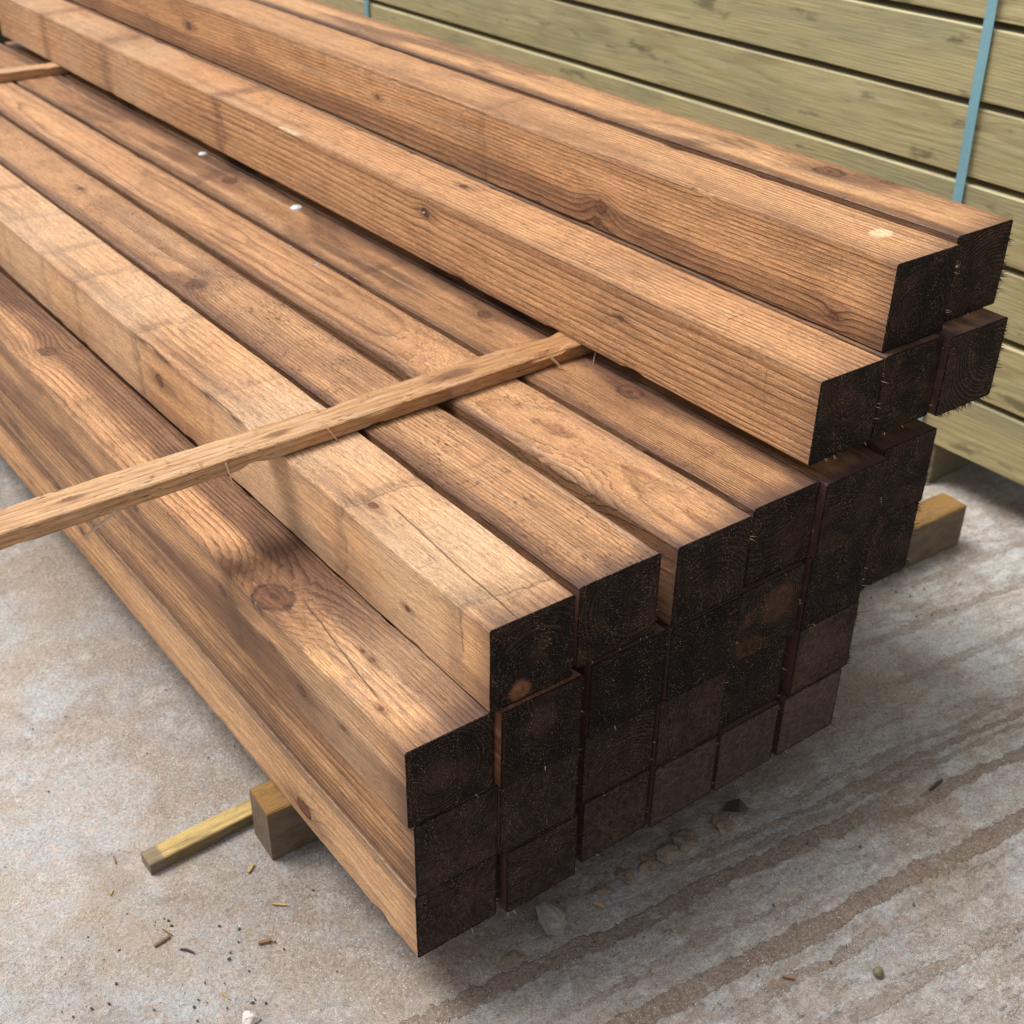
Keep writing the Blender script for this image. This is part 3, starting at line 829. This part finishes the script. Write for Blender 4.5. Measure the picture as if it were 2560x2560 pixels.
block("bearer", "square muddy bearer under the near end of the brown pile, amber on top", "bearer", -.0262, .2795, -.0008, 1.254, .0520, .0785, -3.55,
      (.30, .165, .048), (.125, .092, .062), .95, 11)
block("bearer", "muddy bearer under the far end of the brown pile", "bearer", -.02, 2.20, -.0008, 1.24, .0520, .0785, 0,
      (.36, .21, .07), (.155, .115, .080), .85, 12)
block("loose_stick", "thin yellow stick on the concrete poking out from beneath the pile beside the bearer", "stick", -.1525, .3455, -.001, .46, .0265, .0185, .6,
      (.56, .40, .15), (.13, .09, .05), .85, 13, y_end=.022)

# ------------------------------------------------------------------ green treated timber stack behind
PX = 1.345
def green_wood(seed):
    g = G("green treated wood %d" % seed)
    P = g.obj()
    Pn = g.v_('ADD', P, (seed * 1.7, seed * 2.3, seed * .9))
    kn = []
    if seed == 4:
        kn = [('s', .070, 1.055, .010, .8), ('s', .055, 1.10, .006, .6)]
    if seed == 5:
        kn = [('s', .075, .98, .007, .6)]
    x, y, z, ph, kd = rings(g, P, Pn, (.12, (seed * 37 % 11) / 60), .0038, kn, (.2, .112), .03)
    lt = g.ramp(g.m_('FRACT', ph), [(0, 0.0), (.4, .12), (.85, 1.0), (1, .1)])
    big = g.noise(g.v_('MULTIPLY', Pn, (12, 3.0, 12)), 1, 4, .55, .6)
    mid = g.noise(g.v_('MULTIPLY', Pn, (60, 10, 60)), 1, 3, .6)
    fib = g.noise(g.v_('MULTIPLY', Pn, (420, 9, 420)), 1, 3, .6)
    col = g.mix(g.mul(lt, .45), (.520, .440, .220), (.285, .200, .095))
    col = g.mix(g.step(big, .45, .66, 0, .55), col, (.330, .310, .180))
    col = g.mix(g.step(big, .45, .30, 0, .45), col, (.56, .46, .25))
    col = g.mix(g.mul(g.step(mid, .58, .75), .35), col, (.17, .14, .075))
    col = g.mix(g.mul(g.step(g.noise(g.v_('MULTIPLY', Pn, (30, 9, 30)), 1, 4, .6), .59, .70), .70), col, (.140, .118, .064))
    col = g.mix(g.step(z, .1022, .1064, 0, .38), col, (.52, .48, .30))     # pale top arris, its edge highlight painted in
    if kd is not None:
        col = g.mix(g.mul(g.step(kd, 1.8, .7), .6), col, (.11, .12, .065))
        col = g.mix(g.mul(g.gauss(kd, 1.0, .2), .3), col, (.30, .34, .19))
    col = g.mix(1.0, col, g.ramp(fib, [(.25, .66), (.5, 1.0), (.75, 1.2)]), 'MULTIPLY')
    return g.out(col, .6, g.add(fib, mid), .0006, 1.0, .4)


where = ["bottom board of the green stack, raised off the ground on blocks", "second green board up, its lower edge seen past the brown pile's right corner",
         "third green board up, passing behind the frayed end of the topmost brown post", "fourth green board up, meeting the top of the brown pile at the right",
         "fifth green board up, clear mottled face with a small dark knot at the strap", "sixth green board up, faintly grey, reaching the picture's top edge",
         "seventh green board up, in the upper right corner of the picture", "eighth green board up, out of the picture above the others",
         "top green board of the stack, above the picture"]
offs = [.0, -.004, .002, -.003, .0015, -.002, .001, -.003, .0]
for k in range(9):
    root = empty("green_board", (PX + offs[k] * .6 + .001, -1.0, .005 + k * .1178 + GZ), where[k], "board", "green treated boards stacked behind")
    hh = .1068 if k else .1075
    beam("plank", .22, hh, 6.6, green_wood(k), root, k + 2.7, n=80, rough=.0010, chip=.001, ch=.0022, pw=1.0)
for j, (yy, lab) in enumerate(((.3565, "stout block under the green stack, seen in the dark gap at the right"), (3.2, "block under the green stack, hidden far behind the brown pile"), (-.7, "block under the near end of the green stack, outside the picture"))):
    block("support_block", lab, "support block", PX + .008, yy, -.0008, .30, .075, .0838, 0, (.26, .21, .10), (.135, .115, .075), .6, 31 + j, axis='x')

far_m = simple("added dark green boards", (.060, .062, .034), .75, .4)  # made-up boards, added so the pale far corner turns dark
for k in range(5):
    root = empty("green_board", (-.9, 3.05 + (k % 2) * .004, k * .1128 + .02), ["lowest", "second", "third", "fourth", "top"][k] + " dark board of an added filler bundle beyond the brown pile's far end", "board", "added dark boards beyond the far end")
    beam("plank", .25, .1105, 2.0, far_m, root, k + 30.7, n=10, rough=.0008, chip=.001, ch=.002, pw=1.0, axis='x')

g = G("blue strapping")
P = g.obj()
n = g.noise(P, 120, 3, .6)
col = g.mix(g.step(n, .4, .7, 0, .35), (.235, .445, .500), (.30, .52, .56))
col = g.mix(g.mul(g.step(g.noise(P, 500, 2), .66, .74), .4), col, (.42, .52, .52))
strap_m = g.out(col, .28, g.noise(g.v_('MULTIPLY', P, (1, 1, 0.2)), 300, 2), .0003, .6, .5)


def strap(y0, y1, label, wd=.0175):
    """flat band wrapped round the whole stack, leaning a little"""
    zt = .005 + 9 * .1178 + GZ - .005
    zb = .083 + .0005
    x0, x1 = PX - .0045, PX + .0015 + .22 + .003
    path = [(x0, zb - .002), (x0, zt + .003), (x1, zt + .003), (x1, zb - .002)]
    V, F = [], []
    t = .0009
    n = 22
    pts = []
    for k in range(n + 1):
        f = k / n
        pts.append((x0 + .0006 * math.sin(f * 31), path[0][1] + (path[1][1] - path[0][1]) * f, f))
    pts += [(x1, zt + .003, 1.0), (x1, zb - .002, 0.0)]
    m = len(pts)
    cx, cz = (x0 + x1) / 2, (zt + zb) / 2
    for (px, pz, f) in pts:
        yy = y0 + (y1 - y0) * f
        ox = -t if px < cx else t
        oz = (t if pz > cz else -t) if px > cx or f == 1 or f == 0 else 0
        V += [(px, yy, pz), (px, yy + wd, pz), (px + ox, yy + wd, pz + oz), (px + ox, yy, pz + oz)]
    for k in range(m):
        k2 = (k + 1) % m
        for j in range(4):
            j2 = (j + 1) % 4
            F.append((k * 4 + j, k2 * 4 + j, k2 * 4 + j2, k * 4 + j2))
    o = mesh("strapping_band", V, F, strap_m)
    bm = bmesh.new(); bm.from_mesh(o.data)
    bmesh.ops.recalc_face_normals(bm, faces=bm.faces)
    bm.to_mesh(o.data); bm.free()
    return tag(o, label, "strap", "blue straps round the green stack")


strap(.3870, .4200, "pale blue plastic strap round the green stack, right of the brown pile")
strap(2.190, 2.222, "pale blue strap round the green stack, at the picture's top edge left", .020)

# ------------------------------------------------------------------ stones, lumps, litter on the concrete
def lump(name, label, cat, loc, size, mat, seed, group=None, sub=3, rough=.22, flat=1.0, rot=0, facet=False):
    bm = bmesh.new()
    bmesh.ops.create_icosphere(bm, subdivisions=sub, radius=1.0)
    for v in bm.verts:
        p = v.co.copy()
        d = 1 + nz(p.x * 1.3 + seed, p.y * 1.3, p.z * 1.3) * rough * 2 + nz(p.x * 4 + seed, p.y * 4, p.z * 4) * rough * .5
        if facet:
            for q in range(5):
                rn = random.Random(seed * 10 + q)
                a = Vector((rn.uniform(-1, 1), rn.uniform(-1, 1), rn.uniform(-.2, 1))).normalized()
                s_ = p.dot(a)
                if s_ > .62:
                    p -= a * (s_ - .62)
        v.co = Vector((p.x * size[0] * d, p.y * size[1] * d, p.z * size[2] * d))
    me = bpy.data.meshes.new(name)
    bm.to_mesh(me); bm.free()
    for p in me.polygons:
        p.use_smooth = not facet
    me.materials.append(mat)
    o = bpy.data.objects.new(name, me)
    C.objects.link(o)
    o.location = loc
    o.rotation_euler = (0, 0, rot)
    return tag(o, label, cat, group)


stone_m = simple("grey stone", (.27, .25, .205), .7, .5, 240, .0012, (.10, .085, .065))
lump("stone", "angular grey stone lying in front of the pile's bottom left corner", "stone", (.181, .002, .012), (.0145, .0265, .0175), stone_m, 4, None, 4, .16, rot=.15, facet=True)
chip_m = simple("white stone", (.62, .57, .50), .7, .25, 400, .0008)
lump("stone", "small white stone chip at the bottom edge of the picture, left of centre", "stone", (-.150, .0985, .004), (.0095, .0085, .0065), chip_m, 9, None, 3, .2, facet=True)
olive_m = simple("olive pebble", (.19, .165, .090), .65, .4, 400, .0006)
lump("pebble", "round olive brown pebble between the mud streaks at the lower right", "pebble", (.430, -.266, .0045), (.0062, .0058, .0052), olive_m, 13, None, 3, .12)
mudl_m = simple("pale mud lump", (.245, .185, .130), .9, .6, 260, .0012, (.11, .078, .055))
lumps = [((.262, .0170), .0085, "muddy lump nearest the grey stone, half sunk by the pile foot"), ((.302, .0195), .0115, "second pale mud lump from the grey stone along the pile foot"),
         ((.335, .0165), .0120, "broad pale mud lump in the middle of the row at the pile foot"), ((.364, .0150), .0125, "roundest mud lump of the row at the pile foot, with a dark rim"),
         ((.398, .0165), .0155, "largest pale mud lump of the row, under the fourth column"), ((.455, .0085), .0135, "last mud lump of the row, next to the dark leaf scrap"),
         ((.118, .004), .012, "low pale mud lump left of the grey stone near the front corner")]
for k, ((x, y), r, lab) in enumerate(lumps):
    lump("mud_lump", lab, "mud lump", (x, y - .012, -.0005), (r, r * .85, r * .24), mudl_m, 20 + k, "pale mud lumps along the pile foot", 4, .42, rot=k * 2.1)
leaf_m = simple("dark leaf", (.055, .045, .032), .55, .4, 200, .0005)
V = [(0, 0, .001), (.020, -.006, .007), (.034, .002, .004), (.022, .012, .012), (.006, .011, .006), (0, 0, 0), (.020, -.006, .0055), (.034, .002, .003), (.022, .012, .0105), (.006, .011, .0045)]
F = [(0, 1, 3, 4), (1, 2, 3), (9, 8, 6, 5), (8, 7, 6), (0, 5, 6, 1), (1, 6, 7, 2), (2, 7, 8, 3), (3, 8, 9, 4), (4, 9, 5, 0)]
o = mesh("leaf_scrap", V, F, leaf_m)
o.location = (.468, .010, .0)
o.rotation_euler = (0, 0, -.7)
tag(o, "dark curled scrap of leaf peeping out under the pile's fifth column", "leaf scrap")
red_m = simple("red petal", (.22, .035, .055), .6, .2)
o = mesh("petal", [(0, 0, .0012), (.0032, .0008, .002), (.005, .003, .0014), (.002, .0035, .0018), (0, 0, .0004), (.0032, .0008, .0012), (.005, .003, .0006), (.002, .0035, .001)],
         [(0, 1, 2, 3), (7, 6, 5, 4), (0, 4, 5, 1), (1, 5, 6, 2), (2, 6, 7, 3), (3, 7, 4, 0)], red_m)
o.location = (.205, -.047, 0)
tag(o, "tiny dark red petal on the concrete below the grey stone", "petal")

sliver_y = simple("yellow wood sliver", (.50, .34, .12), .6, .35, 700, .0004)
sliver_b = simple("brown wood sliver", (.25, .145, .070), .7, .4, 700, .0004)
sliver_d = simple("dark wood sliver", (.06, .04, .034), .6, .3, 700, .0004)


def sliver(label, x, y, ln, wd, ang, mat, curve=0.0):
    n = 6
    V, F = [], []
    for k in range(n + 1):
        t = k / n
        ww = wd * (.35 + .65 * math.sin(math.pi * min(max(t, .12), .9)) ** .5)
        cy = curve * math.sin(math.pi * t)
        px = (t - .5) * ln
        jy = nz(px * 300, y * 50, 1) * wd * .25
        V += [(px, cy - ww / 2 + jy, .0006), (px, cy + ww / 2 + jy, .0006), (px, cy + ww * .4 + jy, .0006 + wd * .55), (px, cy - ww * .4 + jy, .0006 + wd * .5)]
    for k in range(n):
        for j in range(4):
            j2 = (j + 1) % 4
            F.append((k * 4 + j, k * 4 + j2, k * 4 + 4 + j2, k * 4 + 4 + j))
    F += [(3, 2, 1, 0), (n * 4, n * 4 + 1, n * 4 + 2, n * 4 + 3)]
    o = mesh("wood_sliver", V, F, mat)
    o.location = (x, y, .0002)
    o.rotation_euler = (0, 0, ang)
    return tag(o, label, "wood sliver", "wood slivers littering the concrete")


for a in (("short yellow wood sliver right of the grey stone, in front of the pile", .2455, -.009, .014, .0035, -1.15, sliver_y),
          ("pale wood chip on the ground at the foot of the bearer's end", -.0535, .2835, .014, .004, .6, sliver_y),
          ("straight brown wood sliver below the yellow stick, among black grit", -.1825, .2485, .020, .0042, .15, sliver_b),
          ("thin brown sliver crossing beside the straight one below the yellow stick", -.1725, .257, .016, .0018, 1.9, sliver_b),
          ("dark curved sliver at the lower left of the picture", -.166, .2195, .017, .0028, -.95, sliver_d, .0015),
          ("yellowish sliver on the concrete left of the pile's bottom edge", -.052, .2155, .018, .0025, -.75, sliver_y),
          ("flat olive sliver below the yellowish one, left of the pile's front corner", -.0905, .1785, .015, .0045, -.35, sliver_b),
          ("small amber sliver far left of the yellow stick", -.178, .394, .013, .0026, 1.4, sliver_b),
          ("tiny yellow sliver left of the yellow stick's tip", -.2005, .349, .008, .0025, .9, sliver_y),
          ("fine yellow sliver near the black grit at the bottom of the picture", -.158, .142, .014, .0016, -1.3, sliver_y),
          ("long dark brown sliver in the upper mud streak at the far right", .7240, -.1255, .028, .0042, .05, sliver_d),
          ("olive sliver beside the mud track at the lower right, below the main streak", .3470, -.2095, .014, .0030, -.9, sliver_b)):
    sliver(*a)


def scatter_grit():
    rnd = random.Random(5)
    V, F = [], []
    bm = bmesh.new()
    bmesh.ops.create_icosphere(bm, subdivisions=1, radius=1.0)
    bv = [v.co.copy() for v in bm.verts]
    bf = [tuple(v.index for v in f.verts) for f in bm.faces]
    bm.free()
    spots = []
    for k in range(420):
        spots.append((rnd.uniform(-.5, 1.3), rnd.uniform(-.45, .75), rnd.uniform(.0005, .0013)))
    for (cx, cy, n, sr) in ((-.158, .140, 12, .02), (-.19, .262, 8, .02), (1.02, .12, 10, .04), (.20, .01, 8, .02), (-.10, .19, 8, .03), (.45, -.09, 14, .12), (-.26, .20, 6, .03)):
        for k in range(n):
            spots.append((rnd.gauss(cx, sr), rnd.gauss(cy, sr), rnd.uniform(.0009, .0021)))
    for (x, y, r) in spots:
        s = (r * rnd.uniform(.8, 1.5), r * rnd.uniform(.7, 1.1), r * rnd.uniform(.6, .9))
        a = rnd.uniform(0, 6.28)
        b = len(V)
        for v in bv:
            px, py = v.x * s[0] * (1 + rnd.uniform(-.15, .15)), v.y * s[1]
            V.append((x + px * math.cos(a) - py * math.sin(a), y + px * math.sin(a) + py * math.cos(a), r * .3 + v.z * s[2]))
        F += [tuple(b + i for i in f) for f in bf]
    o = mesh("grit", V, F, simple("dark grit", (.062, .060, .060), .6, .6, 300, .0003, (.16, .11, .08)), None, True)
    tag(o, kind='stuff')


scatter_grit()
